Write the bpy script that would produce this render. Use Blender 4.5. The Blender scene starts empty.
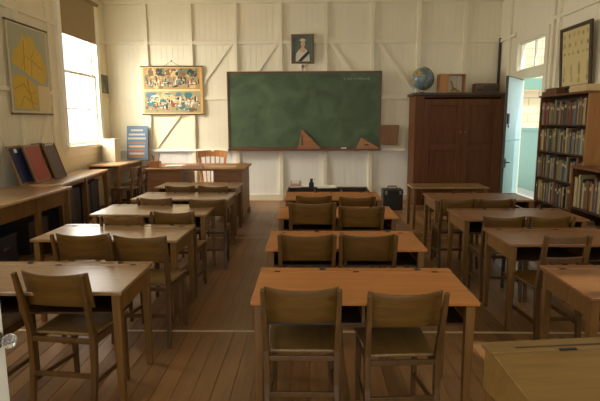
import bpy, bmesh, math, random
from mathutils import Vector, Matrix
random.seed(7)
S = bpy.context.scene
COL = S.collection
R = math.radians

# ------------------------------------------------------------------ helpers
class MB:
    """collects shapes into one bmesh"""
    def __init__(self):
        self.bm = bmesh.new()
    def _mat(self, n0, mi):
        if mi:
            self.bm.faces.ensure_lookup_table()
            for f in self.bm.faces[n0:]:
                f.material_index = mi
    def box(self, x0, x1, y0, y1, z0, z1, mi=0, M=None):
        n0 = len(self.bm.faces)
        vs = [self.bm.verts.new((x, y, z)) for z in (z0, z1) for y in (y0, y1) for x in (x0, x1)]
        if M is not None:
            for v in vs: v.co = M @ v.co
        for q in ((0, 2, 3, 1), (4, 5, 7, 6), (0, 1, 5, 4), (2, 6, 7, 3), (0, 4, 6, 2), (1, 3, 7, 5)):
            self.bm.faces.new([vs[i] for i in q])
        self._mat(n0, mi); return self
    def bar(self, pts, sizes, up=(0, 0, 1), mi=0):
        """rectangular bar through pts; sizes = (w, d) per point; w along side axis"""
        n0 = len(self.bm.faces)
        pts = [Vector(p) for p in pts]; rings = []
        for i, p in enumerate(pts):
            a = pts[max(i - 1, 0)]; b = pts[min(i + 1, len(pts) - 1)]
            t = (b - a).normalized(); u = Vector(up)
            if abs(t.dot(u)) > .95: u = Vector((0, 1, 0))
            s = t.cross(u).normalized(); u2 = s.cross(t).normalized()
            w, d = sizes[i] if isinstance(sizes, list) else sizes
            rings.append([self.bm.verts.new(p + s * sx * w / 2 + u2 * sy * d / 2) for sx, sy in ((-1, -1), (1, -1), (1, 1), (-1, 1))])
        for a, b in zip(rings, rings[1:]):
            for k in range(4):
                self.bm.faces.new([a[k], a[(k + 1) % 4], b[(k + 1) % 4], b[k]])
        self.bm.faces.new(rings[0][::-1]); self.bm.faces.new(rings[-1])
        self._mat(n0, mi); return self
    def lathe(self, prof, seg=20, M=None, mi=0):
        n0 = len(self.bm.faces); rings = []
        for r, z in prof:
            rings.append([self.bm.verts.new((r * math.cos(2 * math.pi * k / seg), r * math.sin(2 * math.pi * k / seg), z)) for k in range(seg)])
        if M is not None:
            for rg in rings:
                for v in rg: v.co = M @ v.co
        for a, b in zip(rings, rings[1:]):
            for k in range(seg):
                self.bm.faces.new([a[k], a[(k + 1) % seg], b[(k + 1) % seg], b[k]])
        self.bm.faces.new(rings[0][::-1]); self.bm.faces.new(rings[-1])
        self._mat(n0, mi); return self
    def tube(self, pts, r, seg=8, mi=0):
        n0 = len(self.bm.faces); pts = [Vector(p) for p in pts]; rings = []
        for i, p in enumerate(pts):
            t = (pts[min(i + 1, len(pts) - 1)] - pts[max(i - 1, 0)]).normalized()
            u = Vector((0, 0, 1)) if abs(t.z) < .9 else Vector((0, 1, 0))
            s = t.cross(u).normalized(); u2 = s.cross(t)
            rings.append([self.bm.verts.new(p + (s * math.cos(2 * math.pi * k / seg) + u2 * math.sin(2 * math.pi * k / seg)) * r) for k in range(seg)])
        for a, b in zip(rings, rings[1:]):
            for k in range(seg):
                self.bm.faces.new([a[k], a[(k + 1) % seg], b[(k + 1) % seg], b[k]])
        self.bm.faces.new(rings[0][::-1]); self.bm.faces.new(rings[-1])
        self._mat(n0, mi); return self
    def prism(self, poly, M, th, mi=0):
        """poly = 2D points extruded by th along local z, placed with M"""
        n0 = len(self.bm.faces)
        a = [self.bm.verts.new(M @ Vector((p[0], p[1], 0))) for p in poly]
        b = [self.bm.verts.new(M @ Vector((p[0], p[1], th))) for p in poly]
        n = len(poly)
        self.bm.faces.new(a[::-1]); self.bm.faces.new(b)
        for k in range(n):
            self.bm.faces.new([a[k], a[(k + 1) % n], b[(k + 1) % n], b[k]])
        self._mat(n0, mi); return self
    def grid(self, fn, nu, nv, th, mi=0):
        """surface fn(u,v)->(point); thickness along its normal approximated by fn(u,v,1)"""
        n0 = len(self.bm.faces)
        A = [[self.bm.verts.new(fn(i / nu, j / nv, 0)) for j in range(nv + 1)] for i in range(nu + 1)]
        B = [[self.bm.verts.new(fn(i / nu, j / nv, th)) for j in range(nv + 1)] for i in range(nu + 1)]
        for i in range(nu):
            for j in range(nv):
                self.bm.faces.new([A[i][j], A[i][j + 1], A[i + 1][j + 1], A[i + 1][j]])
                self.bm.faces.new([B[i][j], B[i + 1][j], B[i + 1][j + 1], B[i][j + 1]])
        for i in range(nu):
            self.bm.faces.new([A[i][0], A[i + 1][0], B[i + 1][0], B[i][0]])
            self.bm.faces.new([A[i][nv], B[i][nv], B[i + 1][nv], A[i + 1][nv]])
        for j in range(nv):
            self.bm.faces.new([A[0][j], B[0][j], B[0][j + 1], A[0][j + 1]])
            self.bm.faces.new([A[nu][j], A[nu][j + 1], B[nu][j + 1], B[nu][j]])
        self._mat(n0, mi); return self
    def obj(self, name, mats, parent=None, bevel=0, smooth=False, loc=None, rz=0):
        bmesh.ops.recalc_face_normals(self.bm, faces=self.bm.faces[:])
        me = bpy.data.meshes.new(name); self.bm.to_mesh(me); self.bm.free()
        for m in (mats if isinstance(mats, (list, tuple)) else [mats]): me.materials.append(m)
        o = bpy.data.objects.new(name, me); COL.objects.link(o)
        if parent: o.parent = parent
        if smooth:
            for p in me.polygons: p.use_smooth = True
        if bevel:
            b = o.modifiers.new('bevel', 'BEVEL'); b.width = bevel; b.segments = 2; b.limit_method = 'ANGLE'; b.angle_limit = R(40)
        if loc: o.location = loc
        o.rotation_euler.z = rz
        return o

def tag(o, label, cat, group=None):
    o['label'] = label; o['category'] = cat
    if group: o['group'] = group
    return o
def thing(name, label, cat, loc=(0, 0, 0), rz=0, group=None):
    o = bpy.data.objects.new(name, None); COL.objects.link(o); o.empty_display_size = .1
    o.location = loc; o.rotation_euler.z = rz
    return tag(o, label, cat, group)
def struct(o):
    o['kind'] = 'structure'; return o
def dup(root, loc, rz, label, group=None, scale=1):
    r = root.copy(); COL.objects.link(r); r.location = loc; r.rotation_euler = (0, 0, rz); r.scale = (scale,) * 3
    r['label'] = label
    if group: r['group'] = group
    for ch in list(root.children):
        c = ch.copy(); COL.objects.link(c); c.parent = r
        for g in ch.children:
            d = g.copy(); COL.objects.link(d); d.parent = c
    return r

# ------------------------------------------------------------------ materials
def srgb(r, g, b):
    f = lambda c: (c / 255 / 12.92) if c / 255 <= .04045 else ((c / 255 + .055) / 1.055) ** 2.4
    return (f(r), f(g), f(b), 1)
def newmat(name):
    m = bpy.data.materials.new(name); m.use_nodes = True
    nt = m.node_tree; b = nt.nodes['Principled BSDF']
    return m, nt, b
def N(nt, t, **kw):
    n = nt.nodes.new(t)
    for k, v in kw.items(): setattr(n, k, v)
    return n
def paint(name, c, rough=.55, var=.06, metal=0, scale=9, spec=.5):
    m, nt, b = newmat(name)
    tc = N(nt, 'ShaderNodeTexCoord'); no = N(nt, 'ShaderNodeTexNoise'); no.inputs['Scale'].default_value = scale; no.inputs['Detail'].default_value = 5
    nt.links.new(tc.outputs['Object'], no.inputs['Vector'])
    mx = N(nt, 'ShaderNodeMix', data_type='RGBA')
    mx.inputs['A'].default_value = tuple(x * (1 - var) for x in c[:3]) + (1,)
    mx.inputs['B'].default_value = tuple(min(1, x * (1 + var)) for x in c[:3]) + (1,)
    nt.links.new(no.outputs['Fac'], mx.inputs['Factor']); nt.links.new(mx.outputs['Result'], b.inputs['Base Color'])
    b.inputs['Roughness'].default_value = rough; b.inputs['Metallic'].default_value = metal; b.inputs['Specular IOR Level'].default_value = spec
    return m
def wood(name, c1, c2, rough=.4, axis='X', scale=1.0, spec=.5, rand=.25, coat=0):
    """grain stretched along axis, tinted a little per object"""
    m, nt, b = newmat(name)
    tc = N(nt, 'ShaderNodeTexCoord'); mp = N(nt, 'ShaderNodeMapping'); oi = N(nt, 'ShaderNodeObjectInfo')
    st = {'X': (2, 26, 26), 'Y': (26, 2, 26), 'Z': (26, 26, 2)}[axis]
    mp.inputs['Scale'].default_value = tuple(s * scale for s in st)
    nt.links.new(tc.outputs['Object'], mp.inputs['Vector'])
    ad = N(nt, 'ShaderNodeVectorMath', operation='ADD'); ml = N(nt, 'ShaderNodeMath', operation='MULTIPLY'); ml.inputs[1].default_value = 37
    nt.links.new(oi.outputs['Random'], ml.inputs[0]); nt.links.new(mp.outputs['Vector'], ad.inputs[0]); nt.links.new(ml.outputs[0], ad.inputs[1])
    no = N(nt, 'ShaderNodeTexNoise'); no.inputs['Scale'].default_value = 1; no.inputs['Detail'].default_value = 6; no.inputs['Roughness'].default_value = .65; no.inputs['Distortion'].default_value = .6
    nt.links.new(ad.outputs[0], no.inputs['Vector'])
    cr = N(nt, 'ShaderNodeValToRGB'); cr.color_ramp.elements[0].position = .3; cr.color_ramp.elements[1].position = .7
    cr.color_ramp.elements[0].color = c1; cr.color_ramp.elements[1].color = c2
    nt.links.new(no.outputs['Fac'], cr.inputs['Fac'])
    hs = N(nt, 'ShaderNodeHueSaturation'); mr = N(nt, 'ShaderNodeMapRange'); mr.inputs['To Min'].default_value = 1 - rand; mr.inputs['To Max'].default_value = 1 + rand
    nt.links.new(oi.outputs['Random'], mr.inputs['Value']); nt.links.new(mr.outputs['Result'], hs.inputs['Value']); nt.links.new(cr.outputs['Color'], hs.inputs['Color'])
    nt.links.new(hs.outputs['Color'], b.inputs['Base Color'])
    b.inputs['Roughness'].default_value = rough; b.inputs['Specular IOR Level'].default_value = spec
    b.inputs['Coat Weight'].default_value = coat; b.inputs['Coat Roughness'].default_value = .33
    bp = N(nt, 'ShaderNodeBump'); bp.inputs['Strength'].default_value = .06; bp.inputs['Distance'].default_value = .01
    nt.links.new(no.outputs['Fac'], bp.inputs['Height']); nt.links.new(bp.outputs['Normal'], b.inputs['Normal'])
    return m

CREAM = paint('cream_paint', srgb(233, 223, 194), .6, .05, scale=3)
WHITE = paint('white_paint', srgb(238, 234, 222), .6, .04, scale=3)
CEIL = paint('ceiling_paint', srgb(228, 216, 182), .7, .04, scale=3)
TRIMW = paint('window_paint', srgb(240, 235, 218), .45, .04)
DESKT = wood('desk_top_oak', srgb(122, 87, 48), srgb(152, 113, 63), .3, 'X', rand=.08, coat=1)
DESKR = wood('desk_top_brown', srgb(108, 68, 32), srgb(136, 90, 46), .4, 'X', rand=.06)
DESKO = wood('desk_top_orange', srgb(158, 97, 41), srgb(185, 117, 52), .38, 'X', rand=.05)
DESKY = wood('desk_top_pale', srgb(116, 86, 40), srgb(140, 106, 52), .42, 'X', rand=.05)
DESKL = wood('desk_leg_wood', srgb(92, 61, 23), srgb(124, 86, 36), .42, 'Z', rand=.12)
CHAIRW = wood('chair_wood', srgb(78, 53, 17), srgb(106, 74, 27), .38, 'X', rand=.15)
SEATW = wood('chair_seat_wood', srgb(98, 72, 34), srgb(126, 96, 50), .38, 'Y', rand=.12, coat=.6)
CHAIRL = wood('chair_leg_wood', srgb(70, 46, 18), srgb(96, 65, 27), .4, 'Z', rand=.12)
BROWN = wood('teacher_desk_wood', srgb(116, 72, 30), srgb(146, 96, 46), .5, 'X', rand=.05)
ORANGEW = wood('golden_wood', srgb(176, 112, 52), srgb(200, 138, 72), .4, 'Z', rand=.08)
MAHOG = wood('mahogany', srgb(84, 46, 18), srgb(110, 65, 28), .5, 'Z', rand=.05, spec=.25)
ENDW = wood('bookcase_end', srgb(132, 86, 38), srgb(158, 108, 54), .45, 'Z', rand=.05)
DARKW = wood('dark_wood', srgb(46, 30, 15), srgb(68, 45, 23), .42, 'X', rand=.1)
SHELFW = wood('bookcase_wood', srgb(84, 50, 22), srgb(116, 72, 32), .42, 'Z', rand=.08)
BENCHW = wood('bench_wood', srgb(172, 132, 88), srgb(206, 166, 118), .3, 'Y', rand=.06, coat=1)
BLACK = paint('black_ink', srgb(20, 18, 16), .4)
DKMET = paint('dark_metal', srgb(44, 44, 46), .4, metal=.6)
BRASS = paint('old_brass', srgb(150, 125, 80), .35, metal=.9)
STEEL = paint('steel', srgb(190, 190, 186), .25, metal=.9)
PAPER = paint('paper', srgb(236, 230, 214), .7, .03)
TEAL = paint('teal_paint', srgb(112, 146, 128), .5, .08)
PALEBL = paint('pale_blue_paint', srgb(178, 208, 206), .45, .05)

def flat(name, c, rough=.6): return paint(name, srgb(*c), rough, .08, scale=14)

# floor boards: one tint per board
def floor_mat():
    m, nt, b = newmat('floor_boards')
    tc = N(nt, 'ShaderNodeTexCoord'); sx = N(nt, 'ShaderNodeSeparateXYZ'); nt.links.new(tc.outputs['Object'], sx.inputs[0])
    dv = N(nt, 'ShaderNodeMath', operation='DIVIDE'); dv.inputs[1].default_value = .11; nt.links.new(sx.outputs['X'], dv.inputs[0])
    fl = N(nt, 'ShaderNodeMath', operation='FLOOR'); nt.links.new(dv.outputs[0], fl.inputs[0])
    wn = N(nt, 'ShaderNodeTexWhiteNoise', noise_dimensions='1D'); nt.links.new(fl.outputs[0], wn.inputs['W'])
    mp = N(nt, 'ShaderNodeMapping'); mp.inputs['Scale'].default_value = (22, 1.6, 1); nt.links.new(tc.outputs['Object'], mp.inputs['Vector'])
    no = N(nt, 'ShaderNodeTexNoise'); no.inputs['Scale'].default_value = 1.4; no.inputs['Detail'].default_value = 7; no.inputs['Roughness'].default_value = .7; nt.links.new(mp.outputs[0], no.inputs['Vector'])
    wr = N(nt, 'ShaderNodeTexNoise'); wr.inputs['Scale'].default_value = 1.3; wr.inputs['Detail'].default_value = 3; nt.links.new(tc.outputs['Object'], wr.inputs['Vector'])
    a = N(nt, 'ShaderNodeMath', operation='MULTIPLY_ADD'); a.inputs[1].default_value = .45; nt.links.new(wn.outputs['Value'], a.inputs[0]); nt.links.new(no.outputs['Fac'], a.inputs[2])
    cr = N(nt, 'ShaderNodeValToRGB'); e = cr.color_ramp.elements
    e[0].position = .3; e[0].color = srgb(94, 64, 34); e[1].position = .95; e[1].color = srgb(148, 107, 64)
    nt.links.new(a.outputs[0], cr.inputs['Fac']); nt.links.new(cr.outputs['Color'], b.inputs['Base Color'])
    rr = N(nt, 'ShaderNodeMapRange'); rr.inputs['From Min'].default_value = .3; rr.inputs['From Max'].default_value = .7; rr.inputs['To Min'].default_value = .3; rr.inputs['To Max'].default_value = .48
    nt.links.new(wr.outputs['Fac'], rr.inputs['Value']); nt.links.new(rr.outputs['Result'], b.inputs['Roughness'])
    return m
FLOOR = floor_mat()

def glass_mat():
    m = bpy.data.materials.new('window_glass'); m.use_nodes = True; nt = m.node_tree; nt.nodes.clear()
    o = N(nt, 'ShaderNodeOutputMaterial'); t = N(nt, 'ShaderNodeBsdfTransparent'); g = N(nt, 'ShaderNodeBsdfGlossy'); g.inputs['Roughness'].default_value = .02
    mx = N(nt, 'ShaderNodeMixShader'); mx.inputs[0].default_value = .05
    nt.links.new(t.outputs[0], mx.inputs[1]); nt.links.new(g.outputs[0], mx.inputs[2]); nt.links.new(mx.outputs[0], o.inputs[0])
    return m
GLASS = glass_mat()
def clear_glass():
    m, nt, b = newmat('clear_glass'); b.inputs['Transmission Weight'].default_value = 1; b.inputs['Roughness'].default_value = .02; b.inputs['IOR'].default_value = 1.5
    b.inputs['Base Color'].default_value = (.95, 1, .98, 1); return m
CLEARG = clear_glass()

# ------------------------------------------------------------------ the room
XL, XR, YB, YF, ZC = -3.82, 3.5, 9.6, .62, 3.72
BW = .105
def boards(mb, u0, u1, z0, z1, place, mi=0):
    """vertical tongue-and-groove lining from u0 to u1; place(u, depth, z) -> xyz, depth>0 is into the wall"""
    n = max(1, round((u1 - u0) / BW)); w = (u1 - u0) / n; g = .006
    prof = []
    for k in range(n):
        a = u0 + k * w
        prof += [(a, .0035), (a + g, 0), (a + w - g, 0)]
    prof.append((u1, .0035))
    lo = [mb.bm.verts.new(place(u, d, z0)) for u, d in prof]; hi = [mb.bm.verts.new(place(u, d, z1)) for u, d in prof]
    n0 = len(mb.bm.faces)
    for k in range(len(prof) - 1):
        mb.bm.faces.new([lo[k], lo[k + 1], hi[k + 1], hi[k]])
    bl = [mb.bm.verts.new(place(u, .1, z)) for u, z in ((u0, z0), (u1, z0), (u1, z1), (u0, z1))]
    mb.bm.faces.new(bl)
    mb.bm.faces.new([lo[0], bl[0], bl[3], hi[0]]); mb.bm.faces.new([lo[-1], hi[-1], bl[2], bl[1]])
    mb.bm.faces.new(lo + [bl[1], bl[0]]); mb.bm.faces.new(hi + [bl[2], bl[3]])
    mb._mat(n0, mi)
RAIL = .97
pb = lambda u, d, z: (u, YB + d, z)
pl = lambda u, d, z: (XL - d, u, z)
pr = lambda u, d, z: (XR + d, u, z)
pf = lambda u, d, z: (u, YF - d, z)
mb = MB(); boards(mb, XL - .1, XR + .1, 0, RAIL, pb, 1); boards(mb, XL - .1, XR + .1, RAIL, ZC, pb, 0)
struct(mb.obj('wall_back', [CREAM, WHITE]))
WIN = [(7.82, 9.08), (3.3, 4.56)]; WZ0, WZ1 = 1.13, 3.4
mb = MB(); edges = [YF, WIN[1][0], WIN[1][1], WIN[0][0], WIN[0][1], YB]
for a, b in zip(edges, edges[1:]):
    if (a, b) in WIN:
        boards(mb, a, b, 0, WZ0, pl); boards(mb, a, b, WZ1, ZC, pl)
    else: boards(mb, a, b, 0, ZC, pl)
struct(mb.obj('wall_left', CREAM))
DY0, DY1, DZ, TZ0, TZ1 = 7.72, 8.74, 2.2, 2.32, 2.8
mb = MB(); boards(mb, YF, DY0, 0, ZC, pr); boards(mb, DY1, YB, 0, ZC, pr); boards(mb, DY0, DY1, TZ1, ZC, pr); boards(mb, DY0, DY1, DZ, TZ0, pr)
struct(mb.obj('wall_right', CREAM))
# front wall: wide doorway the photograph is taken through, two unseen window openings for the fill lamps
FW = [(-3.0, -1.7), (1.9, 3.2)]; FD = (-1.02, 1.25)
mb = MB()
for a, b in ((XL, FW[0][0]), (FW[0][1], FD[0]), (FD[1], FW[1][0]), (FW[1][1], XR)): boards(mb, a, b, 0, ZC, pf)
for a, b in FW: boards(mb, a, b, 0, 1.1, pf); boards(mb, a, b, 3.2, ZC, pf)
boards(mb, FD[0], FD[1], 2.6, ZC, pf)
struct(mb.obj('wall_front', CREAM))
# floor in boards along y
mb = MB(); x = -5 * .11 * 7
xs = []
k = math.floor((XL - .1) / .11)
while k * .11 < XR + .1:
    a = k * .11; xs += [(a, -.004), (a + .003, 0), (a + .107, 0)]; k += 1
xs.append((k * .11, -.004))
A = [mb.bm.verts.new((x, -1.2, z)) for x, z in xs]; B = [mb.bm.verts.new((x, YB + .1, z)) for x, z in xs]
for i in range(len(xs) - 1): mb.bm.faces.new([A[i], A[i + 1], B[i + 1], B[i]])
c = [mb.bm.verts.new((x, y, -.06)) for x, y in ((xs[0][0], -1.2), (xs[-1][0], -1.2), (xs[-1][0], YB + .1), (xs[0][0], YB + .1))]
mb.bm.faces.new(c[::-1]); mb.bm.faces.new(A + [c[1], c[0]]); mb.bm.faces.new(B + [c[2], c[3]])
struct(mb.obj('floor', FLOOR))
mb = MB(); mb.box(XL - .1, XR + .1, YF - .1, YB + .1, ZC, ZC + .08); struct(mb.obj('ceiling', CEIL)); struct(MB().box(XL, XR, -3.2, YF - .11, 2.85, 2.93).obj('sun_block_roof', CEIL))  # unseen roof slab added outside to block sun through the front doorway
TN = [0]
def trim(mb, m, bevel=.004):
    TN[0] += 1; return struct(mb.obj('trim_%d' % TN[0], m, bevel=bevel))
STRIP = paint('worn_strip', srgb(206, 186, 152), .5)
for y in (3.43, 6.39): trim(MB().box(XL, XR, y - .011, y + .011, 0, .004), STRIP, 0)
def px(p): return (p - 310) * YB / 500.
SW = .075; SD = .040
# back-wall studs
for p in (151, 194.5, 238, 281.5, 325, 370, 414.5, 458):
    trim(MB().box(px(p) - SW / 2, px(p) + SW / 2, YB - SD, YB - .0002, 0, ZC), CREAM)
for z in (2.96, 1.95): trim(MB().box(XL, XR, YB - SD + .006, YB - .0001, z - .03, z + .03), CREAM)
def zz(y): return 1.5 - (y - 122) * YB / 500. + .02
def brace(p, q):
    a = Vector((px(p[0]), YB - .011, zz(p[1]))); b = Vector((px(q[0]), YB - .011, zz(q[1])))
    trim(MB().bar([a, b], (.06, .021), up=(0, -1, 0)), CREAM)
for p, q in (((237, 44), (157, 147)), ((281, 44), (240, 100)), ((284, 43), (306, 74)), ((323, 43), (300, 74)), ((326, 43), (370, 100)), ((372, 43), (413, 96))): brace(p, q)
# ledge rail along the back wall, skirting and cornice
trim(MB().box(XL, -1.56, YB - .06, YB, RAIL - .02, RAIL + .02).box(1.34, 1.8, YB - .06, YB, RAIL - .02, RAIL + .02), WHITE)
for nm, b in (('baseboard_back', (XL, XR, YB - .035, YB, 0, .12)), ('baseboard_left', (XL, XL + .03, YF, YB, 0, .12)), ('baseboard_right', (XR - .03, XR, YF, DY0 - .1, 0, .12))):
    struct(MB().box(*b).obj(nm, CREAM, bevel=.004))
trim(MB().box(XL, XR, YB - .05, YB, ZC - .07, ZC), CREAM)
trim(MB().box(XL, XL + .05, YF, YB, ZC - .07, ZC), CREAM)
trim(MB().box(XR - .05, XR, YF, YB, ZC - .07, ZC), CREAM)
# left-wall studs, noggings, braces
for y in (2.4, 5.0, 5.83, 6.66, 7.46):
    trim(MB().box(XL + .0002, XL + SD, y - SW / 2, y + SW / 2, 0, ZC), CREAM)
for z in (2.96, 1.93):
    for a, b in ((YF, WIN[1][0] - .12), (WIN[1][1] + .12, WIN[0][0] - .12), (WIN[0][1] + .12, YB)):
        trim(MB().box(XL + .0001, XL + SD - .006, a, b, z - .03, z + .03), CREAM)
for (y0, z0), (y1, z1) in (((5.83, 1.9), (6.66, .5)), ((7.46, 1.9), (6.66, .5))):
    trim(MB().bar([(XL + .011, y0, z0), (XL + .011, y1, z1)], (.06, .021), up=(1, 0, 0)), CREAM)
# right-wall studs and noggings
for y in (2.8, 3.9, 5.0, 6.1, 7.35, 7.52, 9.1):
    trim(MB().box(XR - SD, XR - .0002, y - SW / 2, y + SW / 2, 0, ZC), CREAM)
for a, b in ((YF, DY0 - .12), (DY1 + .12, YB)):
    trim(MB().box(XR - SD + .006, XR - .0001, a, b, 2.92, 2.98), CREAM)
trim(MB().box(XR - SD + .006, XR - .0001, YF, DY0 - .12, 1.9, 1.96), CREAM)

# ------------------------------------------------------------------ windows and doors
def sash_window(n, y0, y1):
    f = MB(); t = .11
    f.box(XL - .11, XL + .05, y0 - t, y0 + .012, WZ0 - .02, WZ1 + t).box(XL - .11, XL + .05, y1 - .012, y1 + t, WZ0 - .02, WZ1 + t).box(XL - .11, XL + .03, y0 + .012, y1 - .012, WZ1 - .012, WZ1 + t)
    w = struct(f.obj('window_%d' % n, TRIMW, bevel=.004))
    MB().box(XL - .12, XL + .1, y0 - t - .03, y1 + t + .03, WZ0 - .05, WZ0 + .006).box(XL, XL + .02, y0 - t, y1 + t, WZ0 - .17, WZ0 - .05).obj('window_sill', TRIMW, w, .004)
    zm = 2.3
    for a, b, d in ((WZ0, zm + .025, -.045), (zm - .025, WZ1, -.085)):
        s = MB(); x0, x1 = XL + d, XL + d + .035
        s.box(x0, x1, y0, y0 + .05, a, b).box(x0, x1, y1 - .05, y1, a, b).box(x0, x1, y0, y1, a, a + .06).box(x0, x1, y0, y1, b - .045, b)
        ym = (y0 + y1) / 2
        s.box(x0 + .008, x1 - .008, ym - .01, ym + .01, a, b).box(x0 + .008, x1 - .008, y0, y1, (a + b) / 2 - .01, (a + b) / 2 + .01)
        so = s.obj('sash', TRIMW, w, .003)
        MB().box(x0 + .015, x0 + .019, y0 + .04, y1 - .04, a + .04, b - .03).obj('pane', GLASS, so)
    return w
sash_window(1, *WIN[0]); sash_window(3, *WIN[1])
BLINDM = paint('blind_cloth', srgb(150, 130, 94), .85, .05)
t = thing('roller_blind', 'brown fabric roller blind half lowered over the bright window', 'blind', (XL, 8.45, 2.9))
MB().box(.036, .042, -.70, .70, -.02, .62).obj('blind_cloth', BLINDM, t)
MB().box(.03, .048, -.70, .70, -.045, -.02).obj('bottom_rail', BLINDM, t, .004)
MB().tube([(.06, -.72, .64), (.06, .72, .64)], .03, 14).obj('roller', BLINDM, t)
# door casing and the part-open leaf in the right wall
f = MB(); t_ = .09
f.box(XR - .03, XR + .12, DY0 - t_, DY0 + .012, 0, TZ1 + t_).box(XR - .03, XR + .12, DY1 - .012, DY1 + t_, 0, TZ1 + t_).box(XR - .03, XR + .12, DY0 + .012, DY1 - .012, TZ1 - .012, TZ1 + t_).box(XR - .03, XR + .12, DY0 + .012, DY1 - .012, DZ - .005, TZ0 + .012)
d1 = struct(f.obj('door_1', CREAM, bevel=.004))
w2 = MB().box(XR + .03, XR + .06, DY0, DY0 + .035, TZ0, TZ1).box(XR + .03, XR + .06, DY1 - .035, DY1, TZ0, TZ1).box(XR + .03, XR + .06, DY0, DY1, TZ0, TZ0 + .04).box(XR + .03, XR + .06, DY0, DY1, TZ1 - .04, TZ1).box(XR + .03, XR + .06, 8.165, 8.195, TZ0, TZ1)
w2 = struct(w2.obj('window_2', TRIMW, bevel=.003))
MB().box(XR + .043, XR + .047, DY0 + .03, DY1 - .03, TZ0 + .03, TZ1 - .03).obj('pane', GLASS, w2)
LW = .93; LA = R(35)
lf = struct(MB().box(0, .04, -LW, 0, .015, DZ - .02).obj('door_2', PALEBL, bevel=.003))
lf.location = (XR + .05, DY1 - .035, 0); lf.rotation_euler.z = -LA
EDGE = paint('door_edge_dark', srgb(58, 54, 48), .5)
MB().box(.0, .04, -LW - .012, -LW, .015, DZ - .02).box(0, .042, -LW - .012, 0, DZ - .02, DZ - .008).obj('edge_strip', EDGE, lf)
MB().box(.04, .052, -LW, -.0, .25, .27).box(.04, .05, -LW, 0, 1.2, 1.215).obj('ledge', PALEBL, lf)
k = MB().box(.04, .05, -LW + .02, -LW + .07, .78, .92); k.tube([(.05, -LW + .045, .86), (.09, -LW + .045, .86), (.095, -LW + .13, .855)], .009)
k.obj('door_handle', DKMET, lf)
MB().box(.04, .065, -LW + .02, -LW + .09, 1.46, 1.62).tube([(.055, -LW + .055, 1.46), (.06, -LW + .075, 1.42), (.06, -LW + .05, 1.40), (.055, -LW + .035, 1.44)], .006).obj('latch', DKMET, lf)
# entrance door beside the camera
d3 = struct(MB().box(-.97, -.93, YF + .01, 1.42, .01, 2.05).obj('door_3', WHITE, bevel=.004))
k = MB(); Mx = Matrix.Translation((-.93, 1.385, .86)) @ Matrix.Rotation(R(90), 4, 'Y')
k.lathe([(.026, 0), (.026, .004), (.012, .006)], 18, Mx); k.obj('rose', STEEL, d3, smooth=False)
MB().lathe([(.009, .005), (.009, .018), (.014, .022), (.022, .032), (.023, .042), (.017, .052), (.004, .056)], 12, Mx).obj('door_knob', CLEARG, d3)
# outside the door: verandah wall, ground, neighbouring block wall
struct(MB().box(XR + .1, 30, -6, 40, -.3, -.02).obj('ground', paint('pale_concrete', srgb(176, 170, 156), .8)))
struct(MB().box(4.9, 4.98, 4, 15.2, -.02, 1.3).box(4.86, 5.02, 4, 15.2, 1.3, 1.36).obj('wall_verandah', TEAL))
def blocks():
    m, nt, b = newmat('pale_blocks'); tc = N(nt, 'ShaderNodeTexCoord'); mp = N(nt, 'ShaderNodeMapping'); mp.inputs['Rotation'].default_value = (R(90), 0, 0)
    br = N(nt, 'ShaderNodeTexBrick'); nt.links.new(tc.outputs['Object'], mp.inputs[0]); nt.links.new(mp.outputs[0], br.inputs['Vector'])
    br.inputs['Color1'].default_value = srgb(226, 206, 168); br.inputs['Color2'].default_value = srgb(214, 192, 152); br.inputs['Mortar'].default_value = srgb(176, 160, 130)
    br.inputs['Scale'].default_value = 1; br.inputs['Brick Width'].default_value = .6; br.inputs['Row Height'].default_value = .25; br.inputs['Mortar Size'].default_value = .015
    nt.links.new(br.outputs['Color'], b.inputs['Base Color']); b.inputs['Roughness'].default_value = .8; return m
t = thing('building', 'cream block building with teal fascia beyond the open doorway', 'building', (7.5, 16.2, -.02))
MB().box(-2.5, 6, 0, 4, 0, 4.8).obj('wall', blocks(), t)
MB().box(-2.7, 6.2, -.4, -.3, 2.5, 2.82).obj('fascia', TEAL, t)
MB().bar([(1.75, -.35, 4.84), (1.75, 4.4, 5.3)], (8.9, .06)).obj('roof', paint('roof_metal', srgb(196, 196, 192), .5), t)

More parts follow.
